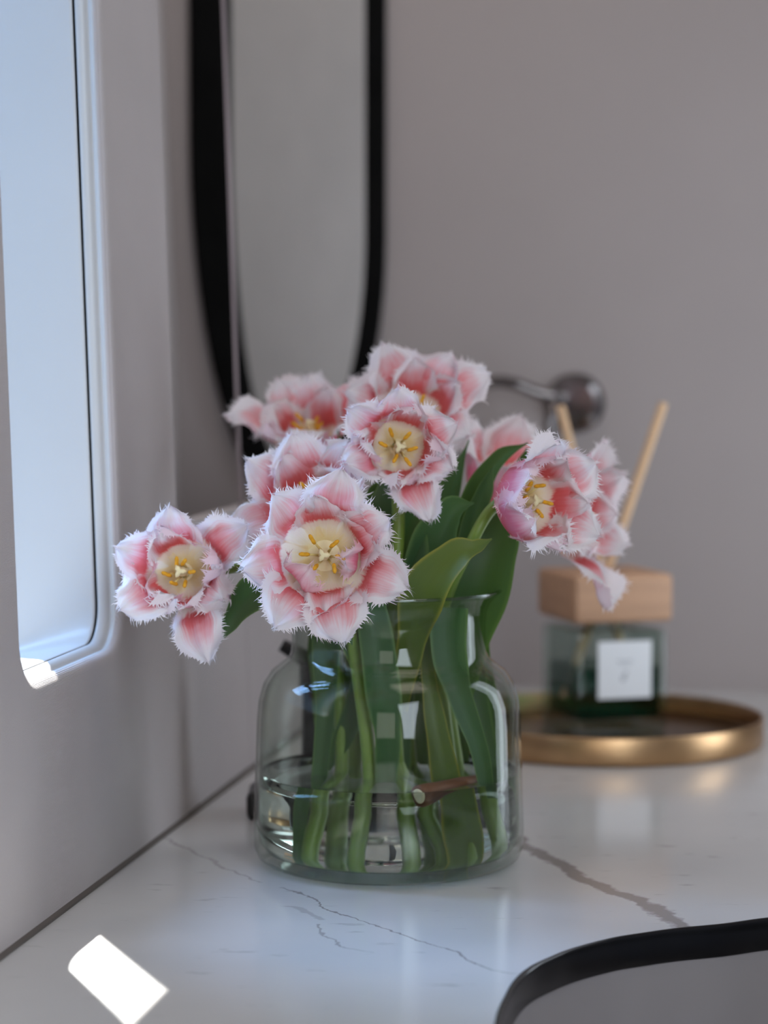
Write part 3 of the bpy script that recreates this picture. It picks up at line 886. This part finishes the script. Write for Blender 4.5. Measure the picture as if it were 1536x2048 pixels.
def petal_geo(rng, az, L, W, th1, th2, cup=1.0, ruf=0.0052, fr=0.0038, th0=80, twist=0.0, r0=0.002, bend=0.0, notch=0.0):
    NR, NC = 20, 15
    rc, zc = [r0], [0.0]
    ths = []
    for i in range(NR + 1):
        s = i / NR
        if s < 0.16: th = th0
        elif s < 0.46: th = th0 + (th1 - th0) * smooth01((s - 0.16) / 0.30)
        else: th = th1 + (th2 - th1) * smooth01((s - 0.46) / 0.44)
        ths.append(R(th))
    for i in range(1, NR + 1):
        tm = (ths[i] + ths[i - 1]) / 2
        rc.append(rc[-1] + math.sin(tm) * L / NR)
        zc.append(zc[-1] + math.cos(tm) * L / NR)
    ph1, ph2, ph3 = rng.uniform(0, 6.28), rng.uniform(0, 6.28), rng.uniform(0, 6.28)
    k1, k2 = rng.uniform(2.5, 4.2), rng.uniform(6, 9)
    rnd = rng.random()
    ca, sa = math.cos(R(az)), math.sin(R(az))
    er = Vector((ca, sa, 0)); et = Vector((-sa, ca, 0)); ez = Vector((0, 0, 1))
    def width(s):
        if s < 0.55: p = 0.42 + 0.58 * smooth01(s / 0.55)
        else: p = max(0.0, 1 - ((s - 0.55) / 0.45) ** 1.9) ** 0.72
        return W * p
    def point(s, t):
        x = s * NR; i = min(NR - 1, int(x)); u = x - i
        r = rc[i] + (rc[i + 1] - rc[i]) * u; z = zc[i] + (zc[i + 1] - zc[i]) * u
        th = ths[i] + (ths[i + 1] - ths[i]) * u
        w = width(s)
        Rc = max(r * 1.05, 0.010)
        fl = max(0.0, min(1.0, math.degrees(th) / 90.0))
        cp = cup * (1 - 0.75 * fl)
        ang = t * w / Rc
        lat = t * w * (1 - cp) + Rc * math.sin(max(-1.5, min(1.5, ang))) * cp
        inn = Rc * (1 - math.cos(max(-1.5, min(1.5, ang)))) * cp
        a_ = smooth01((s - 0.25) / 0.6)
        disp = ruf * a_ * (abs(t) ** 1.2 * math.sin(k1 * t * 1.6 + ph1 + 5 * s) + 0.7 * abs(t) ** 2 * math.sin(k2 * t + ph2 + 15 * s) + 0.4 * math.sin(6 * s + ph3) * (1 - abs(t)) + 0.35 * math.exp(-(t * 5) ** 2))
        lat_w = 1 + 0.10 * a_ * math.sin(13 * s + ph2 + (1.7 if t > 0 else 0)) + 0.05 * a_ * math.sin(29 * s + ph1 * (1 if t > 0 else 2))
        lat *= lat_w
        disp += bend * t * a_
        nr_, nz_ = -math.cos(th), math.sin(th)
        off = inn + disp
        tw = twist * s
        la = lat * math.cos(tw); off2 = off + lat * math.sin(tw)
        return er * (r + nr_ * off2) + ez * (z + nz_ * off2) + et * la, er * nr_ + ez * nz_
    verts, cols, faces = [], [], []
    for i in range(NR + 1):
        s = (i / NR) ** 0.9 * 0.985
        for j in range(NC):
            t = -1 + 2 * j / (NC - 1)
            p, n = point(s, t)
            verts.append(p)
            edge = max(abs(t) ** 1.0 * smooth01((s - 0.12) / 0.35), smooth01((s - 0.62) / 0.40) * 0.98)
            cols.append((s, t * 0.5 + 0.5, edge, rnd))
    for i in range(NR):
        for j in range(NC - 1):
            a = i * NC + j
            faces.append((a, a + NC, a + NC + 1, a + 1))
    # fringe: fine bent hairs along the margin
    mg = []
    ns = 300
    path = [(-1, 0.30 + 0.685 * k / ns) for k in range(ns)]
    for (tt, s) in path: mg.append((s, -1.0))
    for k in range(40): mg.append((0.985, -1 + 2 * k / 40))
    for (tt, s) in reversed(path): mg.append((s, 1.0))
    last = None; acc = 0.0; nxt = 0.0
    for (s, t) in mg:
        p, n = point(s, t)
        if last is not None: acc += (p - last).length
        step = p - last if last is not None else None
        last = p
        if step is None or acc < nxt or step.length < 1e-7: continue
        nxt = acc + rng.uniform(0.00035, 0.0011)
        along = step.normalized()
        ins, _ = point(max(0.0, s - 0.05), t * 0.86)
        outv = (p - ins); outv = (outv - along * outv.dot(along))
        if outv.length < 1e-7: continue
        outv.normalize()
        grow = smooth01((s - 0.28) / 0.25)
        ln = fr * rng.choice((0.45, 0.6, 0.75, 0.9, 1.1, 1.5)) * (0.35 + 0.65 * grow)
        d1 = (outv + along * rng.uniform(-0.55, 0.55) + n * rng.uniform(-0.25, 0.55)).normalized()
        d2 = (d1 + n * rng.uniform(-0.3, 0.7) + along * rng.uniform(-0.5, 0.5)).normalized()
        bw = rng.uniform(0.00032, 0.00060)
        b = len(verts)
        root = p - outv * 0.0004
        verts += [root - along * bw, root + along * bw, root + d1 * ln * 0.55 - along * bw * 0.55, root + d1 * ln * 0.55 + along * bw * 0.55, root + d1 * ln * 0.55 + d2 * ln * 0.5]
        cols += [(s, t * 0.5 + 0.5, 1.0, rnd)] * 5
        faces += [(b, b + 2, b + 3, b + 1), (b + 2, b + 4, b + 3)]
    return verts, faces, cols

def anther_geo():
    v, f = lathe_geo([(0, -0.0040), (0.0008, -0.0036), (0.0013, -0.0020), (0.0012, 0.0), (0.0013, 0.0022), (0.0008, 0.0038), (0, 0.0042)], 8)
    return v, f

def build_leaf(root, pts, mat, fold=0.25, roll=0.0, sides=9, tipw=0.0, wave=0.0, seed=1, label=None):
    """pts: (x, y, D, width px); a blade following those points, facing the room with a V fold"""
    rng = random.Random(seed)
    P3 = [P(x, y, D) for x, y, D, w in pts]
    path = catmull(P3, 7)
    ws = []
    n = len(pts)
    for i in range(n - 1):
        for k in range(7):
            u = k / 7
            ws.append((pts[i][3] + (pts[i + 1][3] - pts[i][3]) * smooth01(u)) * (pts[i][2] / FPX) * 0.5)
    ws.append(pts[-1][3] * pts[-1][2] / FPX * 0.5)
    verts, cols, faces = [], [], []
    m = len(path)
    ph = rng.uniform(0, 6)
    for i in range(m):
        t = (path[min(i + 1, m - 1)] - path[max(i - 1, 0)]).normalized()
        view = (path[i] - Vector((0, 0, CAM_Z))).normalized()
        lat = t.cross(view)
        if lat.length < 0.15: lat = t.cross(Vector((0, 0, 1)))
        lat.normalize()
        nn = lat.cross(t).normalized()
        rr = roll if not isinstance(roll, (list, tuple)) else roll[0] + (roll[1] - roll[0]) * i / (m - 1)
        lat2 = lat * math.cos(rr) + nn * math.sin(rr)
        n2 = nn * math.cos(rr) - lat * math.sin(rr)
        s = i / (m - 1)
        for j in range(sides):
            q = -1 + 2 * j / (sides - 1)
            w = ws[i]
            h = fold * w * (abs(q) ** 1.5) + wave * w * abs(q) ** 2 * math.sin(ph + s * 9 + (2 if q > 0 else 0))
            verts.append(path[i] + lat2 * (q * w) - n2 * h)
            cols.append((s, q * 0.5 + 0.5, abs(q), rng.random()))
    for i in range(m - 1):
        for j in range(sides - 1):
            a = i * sides + j
            faces.append((a, a + 1, a + sides + 1, a + sides))
    o = mesh_obj('leaf', verts, faces, mat, root, True)
    set_pigment(o, cols)
    if label: o['label'] = label
    return o

AN_V, AN_F = anther_geo()
AN_MESH = None

def build_tulip(label, face, axis, size, petals, foot, mid, seed, depth=0.026, stem_r=0.0042, stamen_open=0.0085, bowl=0.0045, hair=1.0):
    """face: (x, y, D) of the middle of the open flower; axis: (right, up, towards camera); petals: dicts"""
    global AN_MESH
    rng = random.Random(seed)
    fc = P(*face)
    ax = Vector((axis[0], -axis[2], axis[1])).normalized()
    base = fc - ax * depth * size
    fm = frame(base, ax, Vector((1, 0, 0)))
    if fm.col[1].xyz.z < 0:
        pass
    ft = Vector(foot)
    root = tag(empty('tulip', T(ft)), label, 'tulip', 'fringed tulips in the glass vase')
    # stem
    pts = [ft] + [Vector(m_) if not isinstance(m_, tuple) or len(m_) != 4 else P(*m_[:3]) for m_ in mid] + [base - ax * 0.022, base + ax * 0.001]
    path = catmull(pts, 8)
    v, f = tube_geo(path, [stem_r * (1.12 - 0.25 * i / len(path)) for i in range(len(path))], 12)
    mesh_obj('stem', v, f, M['stem'], root, True)
    for pt in petals:
        pt = dict(pt)
        k = dict(az=0, L=0.05, W=0.019, th1=14, th2=80)
        k.update(pt)
        k['L'] *= size; k['W'] *= size
        k.setdefault('r0', bowl)
        k['fr'] = k.get('fr', 0.0040) * hair
        k['az'] += rng.uniform(-5, 5)
        k['th2'] += rng.uniform(-6, 6)
        v, f, c = petal_geo(rng, **k)
        o = mesh_obj('petal', v, f, M['petal'], root, True, fm)
        set_pigment(o, c)
    # pistil and stamens
    v, f = lathe_geo([(bowl + 0.003, -0.0004), (bowl * 0.6 + 0.001, 0.0006), (0.0028, 0.0014), (0.0030, 0.004), (0.0031, 0.011), (0.0026, 0.015), (0.0040, 0.0168), (0.0042, 0.0180), (0.0022, 0.0188), (0, 0.0185)], 12)
    for i, p in enumerate(v):
        if p[2] > 0.016:
            a = math.atan2(p[1], p[0]); kk = 0.72 + 0.36 * math.cos(3 * a)
            v[i] = (p[0] * kk, p[1] * kk, p[2])
    mesh_obj('pistil', v, f, M['pistil'], root, True, fm)
    for i in range(6):
        a = R(i * 60 + rng.uniform(-14, 14))
        tip = Vector((math.cos(a), math.sin(a), 0)) * stamen_open * rng.uniform(0.8, 1.25) + Vector((0, 0, rng.uniform(0.013, 0.019)))
        st = Vector((math.cos(a) * 0.003, math.sin(a) * 0.003, 0.001))
        v, f = tube_geo([st, (st + tip) / 2 + Vector((0, 0, 0.001)), tip], [0.0009, 0.0008, 0.0005], 6)
        fo = mesh_obj('stamen', v, f, M['filament'], root, True, fm)
        d = Vector((math.cos(a) * rng.uniform(0.2, 1.4), math.sin(a) * rng.uniform(0.2, 1.4), 1)) + Vector((rng.uniform(-0.5, 0.5), rng.uniform(-0.5, 0.5), 0))
        if AN_MESH is None:
            ao = mesh_obj('anther', AN_V, AN_F, M['anther'], fo, True, fm @ frame(tip, d))
            AN_MESH = ao.data
        else:
            ao = bpy.data.objects.new('anther', AN_MESH); COL.objects.link(ao)
            put(ao, fo, fm @ frame(tip, d))
    return root

def pet(az, L=0.050, W=0.019, th1=14, th2=85, **k):
    return dict(az=az, L=L, W=W, th1=th1, th2=th2, **k)

def ft(dx, dy, z=0.0085):
    return (VC.x + dx, VC.y + dy, z)

def nk(dx, dy, z=0.155):
    return (VC.x + dx, VC.y + dy, z)

T1 = build_tulip('large open fringed tulip facing the camera in front, lowest above the vase rim', (645, 1110, 1.405), (-0.04, 0.10, 1.0), 0.90,
    [pet(78, 0.060, 0.020, 16, 96), pet(135, 0.052, 0.020, 16, 100), pet(187, 0.055, 0.021, 16, 98), pet(236, 0.058, 0.022, 16, 98), pet(283, 0.062, 0.022, 16, 100), pet(335, 0.062, 0.021, 16, 98), pet(30, 0.050, 0.020, 16, 92),
     pet(100, 0.040, 0.018, 22, 62, cup=0.8), pet(222, 0.040, 0.016, 6, -75, cup=0.9, ruf=0.005), pet(345, 0.038, 0.012, 4, -70, cup=0.9, ruf=0.006), pet(20, 0.040, 0.018, 22, 58), pet(275, 0.038, 0.018, 24, 70)],
    ft(-0.018, -0.030), [nk(-0.012, -0.026, 0.06), nk(-0.020, -0.030, 0.13), nk(-0.028, -0.048, 0.180)], 11, stamen_open=0.0095, bowl=0.009, hair=1.2)
T2 = build_tulip('fringed tulip leaning far left over the window wall, hanging lowest on the left', (356, 1142, 1.455), (-0.10, 0.12, 1.0), 0.86,
    [pet(100, 0.052, 0.020, 18, 75), pet(160, 0.054, 0.021, 18, 82), pet(215, 0.056, 0.022, 18, 82), pet(288, 0.075, 0.018, 26, 92), pet(35, 0.064, 0.020, 24, 96), pet(330, 0.046, 0.018, 18, 60),
     pet(120, 0.042, 0.018, 16, 40), pet(220, 0.038, 0.017, 18, 10, ruf=0.006), pet(280, 0.042, 0.016, 18, 20, ruf=0.006), pet(10, 0.042, 0.017, 16, 30)],
    ft(0.030, -0.010), [nk(0.008, -0.012, 0.06), nk(-0.025, -0.020, 0.14), nk(-0.058, -0.040, 0.205), P(500, 1127, 1.475)], 12, stamen_open=0.007)
T3 = build_tulip('fringed tulip directly behind and above the large front tulip, petals turned left', (615, 985, 1.490), (-0.22, 0.50, 0.85), 0.98,
    [pet(150, 0.056, 0.022, 16, 66), pet(100, 0.054, 0.020, 14, 48), pet(45, 0.054, 0.020, 14, 44), pet(205, 0.060, 0.022, 18, 92), pet(350, 0.050, 0.020, 16, 50), pet(265, 0.048, 0.020, 18, 80),
     pet(125, 0.044, 0.019, 14, 36), pet(20, 0.042, 0.017, 16, 10), pet(250, 0.040, 0.017, 18, 20)],
    ft(-0.040, -0.006), [nk(-0.030, 0.0, 0.06), nk(-0.034, -0.008, 0.14), nk(-0.042, -0.016, 0.205)], 13)
T4 = build_tulip('fringed tulip facing the camera in the upper middle, under the topmost bloom', (800, 893, 1.470), (0.06, 0.06, 1.0), 0.80,
    [pet(95, 0.052, 0.021, 16, 72), pet(150, 0.054, 0.021, 18, 84), pet(200, 0.050, 0.020, 18, 78), pet(290, 0.066, 0.019, 24, 100), pet(20, 0.054, 0.021, 16, 74), pet(340, 0.052, 0.020, 18, 72),
     pet(70, 0.044, 0.018, 14, 34), pet(170, 0.042, 0.018, 14, 22, ruf=0.006), pet(270, 0.040, 0.018, 18, 16, ruf=0.006), pet(350, 0.042, 0.018, 16, 30)],
    ft(0.012, -0.016), [nk(0.006, -0.012, 0.06), nk(0.002, -0.020, 0.14), nk(0.006, -0.018, 0.215)], 14)
T5 = build_tulip('topmost fringed tulip with petals spread wide to the right', (832, 806, 1.590), (0.10, 0.48, 0.85), 0.93,
    [pet(20, 0.066, 0.020, 20, 86), pet(60, 0.056, 0.020, 18, 56), pet(125, 0.060, 0.021, 18, 66), pet(170, 0.058, 0.019, 18, 84), pet(230, 0.050, 0.020, 20, 92), pet(320, 0.052, 0.020, 18, 78),
     pet(90, 0.046, 0.017, 16, 36), pet(30, 0.046, 0.018, 16, 40), pet(200, 0.042, 0.018, 18, 50)],
    ft(0.020, 0.030), [nk(0.014, 0.022, 0.06), nk(0.010, 0.014, 0.14), nk(0.012, 0.020, 0.23)], 15)
T6 = build_tulip('fringed tulip at upper left, seen from the side before the mirror', (615, 826, 1.660), (-0.12, 0.90, 0.42), 0.95,
    [pet(178, 0.066, 0.019, 22, 92), pet(120, 0.058, 0.020, 14, 40), pet(85, 0.056, 0.020, 14, 34), pet(30, 0.060, 0.020, 16, 60), pet(330, 0.052, 0.021, 18, 60), pet(255, 0.048, 0.022, 18, 52), pet(215, 0.050, 0.021, 18, 62),
     pet(60, 0.046, 0.018, 14, 26), pet(150, 0.044, 0.018, 14, 26)],
    ft(-0.022, 0.032), [nk(-0.022, 0.022, 0.06), nk(-0.018, 0.024, 0.14), nk(-0.026, 0.050, 0.22)], 16)
T7 = build_tulip('sharp fringed tulip on the right with a magenta outside, on a bent green stem', (1092, 1000, 1.450), (0.56, 0.10, 0.80), 0.86,
    [pet(85, 0.056, 0.023, 10, 30), pet(30, 0.058, 0.024, 14, 60), pet(335, 0.058, 0.024, 14, 62), pet(275, 0.058, 0.023, 8, 16), pet(220, 0.056, 0.023, 4, -6, ruf=0.003), pet(150, 0.056, 0.023, 4, -8, ruf=0.003),
     pet(60, 0.046, 0.018, 10, 24), pet(190, 0.044, 0.018, 4, -14), pet(300, 0.046, 0.018, 10, 20), pet(0, 0.046, 0.019, 14, 34)],
    ft(0.046, -0.022), [nk(0.040, -0.016, 0.06), nk(0.032, -0.010, 0.15), P(945, 1082, 1.485)], 17, stem_r=0.0040, depth=0.030, bowl=0.008)
T8 = build_tulip('blurred fringed tulip behind the sharp right tulip, seen from its outside', (1030, 908, 1.650), (0.25, 0.72, 0.35), 1.08,
    [pet(200, 0.058, 0.022, 14, 22), pet(260, 0.060, 0.023, 14, 14), pet(320, 0.058, 0.022, 14, 26), pet(20, 0.058, 0.021, 16, 50), pet(90, 0.060, 0.021, 14, 30), pet(150, 0.056, 0.021, 14, 34)],
    ft(0.034, 0.036), [nk(0.030, 0.028, 0.06), nk(0.028, 0.028, 0.14), nk(0.040, 0.045, 0.20)], 18, depth=0.034)
T9 = build_tulip('blurred fringed tulip farthest right, drooping over the wooden diffuser lid', (1180, 1026, 1.600), (0.80, 0.05, 0.55), 0.95,
    [pet(90, 0.064, 0.021, 18, 56), pet(40, 0.056, 0.021, 18, 50), pet(330, 0.056, 0.021, 18, 56), pet(272, 0.078, 0.018, 22, 80), pet(200, 0.054, 0.021, 16, 40), pet(150, 0.054, 0.021, 16, 36),
     pet(0, 0.044, 0.018, 14, 24), pet(250, 0.046, 0.018, 14, 30)],
    ft(0.055, 0.006), [nk(0.044, 0.006, 0.06), nk(0.036, 0.012, 0.145), nk(0.062, 0.028, 0.190)], 19)

# leaves: (x, y, D, width in px), each the child of the tulip it grows on
G, GB, GY = M['leaf'], M['leaf_blue'], M['leaf_yellow']
build_leaf(T2, [(720, 1330, 1.50, 30), (668, 1215, 1.49, 66), (590, 1150, 1.475, 84), (510, 1180, 1.47, 78), (462, 1240, 1.468, 38), (438, 1288, 1.466, 3)], G, 0.30, 0.25, seed=21)
build_leaf(T1, [(672, 1120, 1.47, 20), (690, 1185, 1.452, 40), (696, 1240, 1.448, 36), (704, 1290, 1.446, 3)], GB, 0.25, 0.1, seed=22, label='small bluish leaf tip hanging over the rim')
build_leaf(T7, [(800, 1420, 1.515, 30), (822, 1290, 1.495, 56), (852, 1180, 1.472, 96), (912, 1112, 1.462, 66), (955, 1094, 1.460, 30), (984, 1078, 1.458, 4)], GY, 0.34, [-0.1, 0.5], seed=23, label='yellowish leaf with a curled tip')
build_leaf(T7, [(905, 1450, 1.545, 50), (925, 1300, 1.535, 100), (962, 1180, 1.525, 124), (992, 1090, 1.525, 96), (1008, 1020, 1.53, 44), (1018, 985, 1.535, 4)], G, 0.3, 0.15, seed=24)
build_leaf(T9, [(800, 1330, 1.530, 50), (838, 1180, 1.520, 92), (872, 1080, 1.512, 92), (908, 1022, 1.505, 60), (948, 1006, 1.500, 4)], GB, 0.75, [-0.2, 0.3], seed=25)
build_leaf(T4, [(770, 1400, 1.525, 50), (790, 1220, 1.515, 110), (796, 1100, 1.515, 128), (782, 1010, 1.525, 96), (765, 960, 1.535, 20)], G, 0.3, 0.1, seed=26)
build_leaf(T3, [(700, 1380, 1.535, 44), (728, 1220, 1.535, 84), (752, 1080, 1.54, 98), (768, 1000, 1.545, 84), (790, 955, 1.55, 12)], G, 0.4, -0.2, seed=27)
build_leaf(T8, [(900, 1240, 1.560, 40), (928, 1080, 1.552, 58), (958, 985, 1.545, 54), (1000, 918, 1.54, 34), (1056, 886, 1.535, 3)], G, 0.5, 0.35, seed=28)
build_leaf(T9, [(915, 1230, 1.545, 40), (940, 1060, 1.530, 52), (966, 985, 1.525, 36), (988, 928, 1.522, 3)], GB, 0.5, -0.3, seed=29)
build_leaf(T5, [(860, 1300, 1.575, 50), (882, 1110, 1.575, 64), (902, 990, 1.572, 50), (938, 880, 1.57, 3)], G, 0.4, 0.5, seed=30)
build_leaf(T5, [(850, 1300, 1.59, 50), (868, 1100, 1.595, 74), (890, 970, 1.60, 52), (908, 872, 1.60, 3)], G, 0.3, -0.2, seed=31)
build_leaf(T8, [(985, 1090, 1.60, 24), (1030, 970, 1.575, 34), (1046, 925, 1.565, 22), (1054, 896, 1.56, 3)], G, 0.4, 0.2, seed=32)
build_leaf(T6, [(690, 1300, 1.60, 50), (705, 1120, 1.61, 70), (690, 960, 1.625, 44), (676, 860, 1.635, 3)], G, 0.4, 0.2, seed=33)
# blades inside neck and body
build_leaf(T6, [(665, 1470, 1.575, 20), (668, 1360, 1.575, 60), (680, 1260, 1.575, 84), (700, 1160, 1.58, 76)], G, 0.3, -0.2, seed=40)
build_leaf(T5, [(850, 1560, 1.57, 20), (838, 1430, 1.57, 66), (830, 1300, 1.575, 96), (838, 1150, 1.58, 90)], G, 0.3, 0.2, seed=41)
build_leaf(T8, [(930, 1560, 1.58, 20), (910, 1420, 1.58, 64), (900, 1300, 1.58, 90), (905, 1160, 1.585, 84)], G, 0.3, -0.1, seed=42)
build_leaf(T2, [(625, 1720, 1.515, 14), (640, 1560, 1.515, 34), (652, 1430, 1.515, 40), (655, 1300, 1.512, 60), (660, 1200, 1.51, 60)], G, 0.4, 0.3, seed=43)
build_leaf(T4, [(800, 1640, 1.535, 12), (800, 1500, 1.535, 44), (795, 1380, 1.535, 66), (780, 1260, 1.535, 80), (770, 1180, 1.535, 70)], GB, 0.3, -0.3, seed=44)
build_leaf(T1, [(735, 1010, 1.53, 40), (728, 1100, 1.515, 70), (715, 1200, 1.50, 70), (700, 1300, 1.50, 40)], G, 0.3, 0.0, seed=45)
build_leaf(T9, [(1010, 1560, 1.565, 14), (985, 1450, 1.565, 46), (955, 1330, 1.565, 56), (945, 1230, 1.565, 70), (960, 1130, 1.57, 60)], G, 0.3, 0.0, seed=46)
build_leaf(T3, [(655, 1545, 1.535, 8), (690, 1470, 1.525, 44), (725, 1390, 1.52, 56), (735, 1300, 1.515, 50), (720, 1215, 1.52, 40)], G, 0.4, 0.2, seed=34)
build_leaf(T1, [(770, 1590, 1.50, 40), (775, 1480, 1.495, 52), (765, 1380, 1.49, 74), (752, 1280, 1.49, 70), (740, 1205, 1.49, 60)], GB, 0.35, -0.1, seed=35)
build_leaf(T7, [(978, 1600, 1.490, 30), (960, 1500, 1.490, 38), (925, 1400, 1.490, 50), (902, 1310, 1.49, 72), (900, 1215, 1.49, 80)], GB, 0.4, 0.2, seed=36)
build_leaf(T4, [(915, 1750, 1.510, 40), (905, 1660, 1.505, 76), (892, 1560, 1.50, 60), (872, 1450, 1.50, 44), (858, 1360, 1.505, 30), (850, 1250, 1.51, 24)], M['leaf_yellow'], 0.35, 0.0, seed=37)
build_leaf(T9, [(1000, 1700, 1.54, 20), (985, 1560, 1.545, 44), (950, 1420, 1.555, 60), (935, 1280, 1.56, 70)], G, 0.3, -0.2, seed=38)
build_leaf(T6, [(640, 1500, 1.57, 14), (650, 1400, 1.575, 50), (655, 1290, 1.58, 76), (672, 1180, 1.585, 70)], G, 0.3, 0.3, seed=39)

# ------------------------------------------------------------------ brown cut twig floating at the water line
t0 = P(836, 1594, 1.458); t1 = P(965, 1562, 1.505)
tm_ = frame(t0, t1 - t0)
L_ = (t1 - t0).length
twg = tag(empty('cut_twig', tm_), 'brown cut twig with a pale end floating at the water line', 'twig')
rng = random.Random(5)
v, f = lathe_geo([(0.0050, 0.0), (0.0070, 0.0004), (0.0072, 0.008), (0.0064, 0.02), (0.0058, L_ * 0.7), (0.0042, L_), (0, L_ + 0.0006)], 16)
v = [(x * (1 + 0.06 * math.sin(z * 400 + x * 300)), y, z) for x, y, z in v]
mesh_obj('bark', v, f, M['twig'], twg, True, tm_)
v, f = lathe_geo([(0.0052, 0.0002), (0.0042, -0.0006), (0.0026, -0.0004), (0, -0.0001)], 16)
tag(mesh_obj('cut_end', v, f, M['pith'], twg, True, tm_), 'pale round cut end')
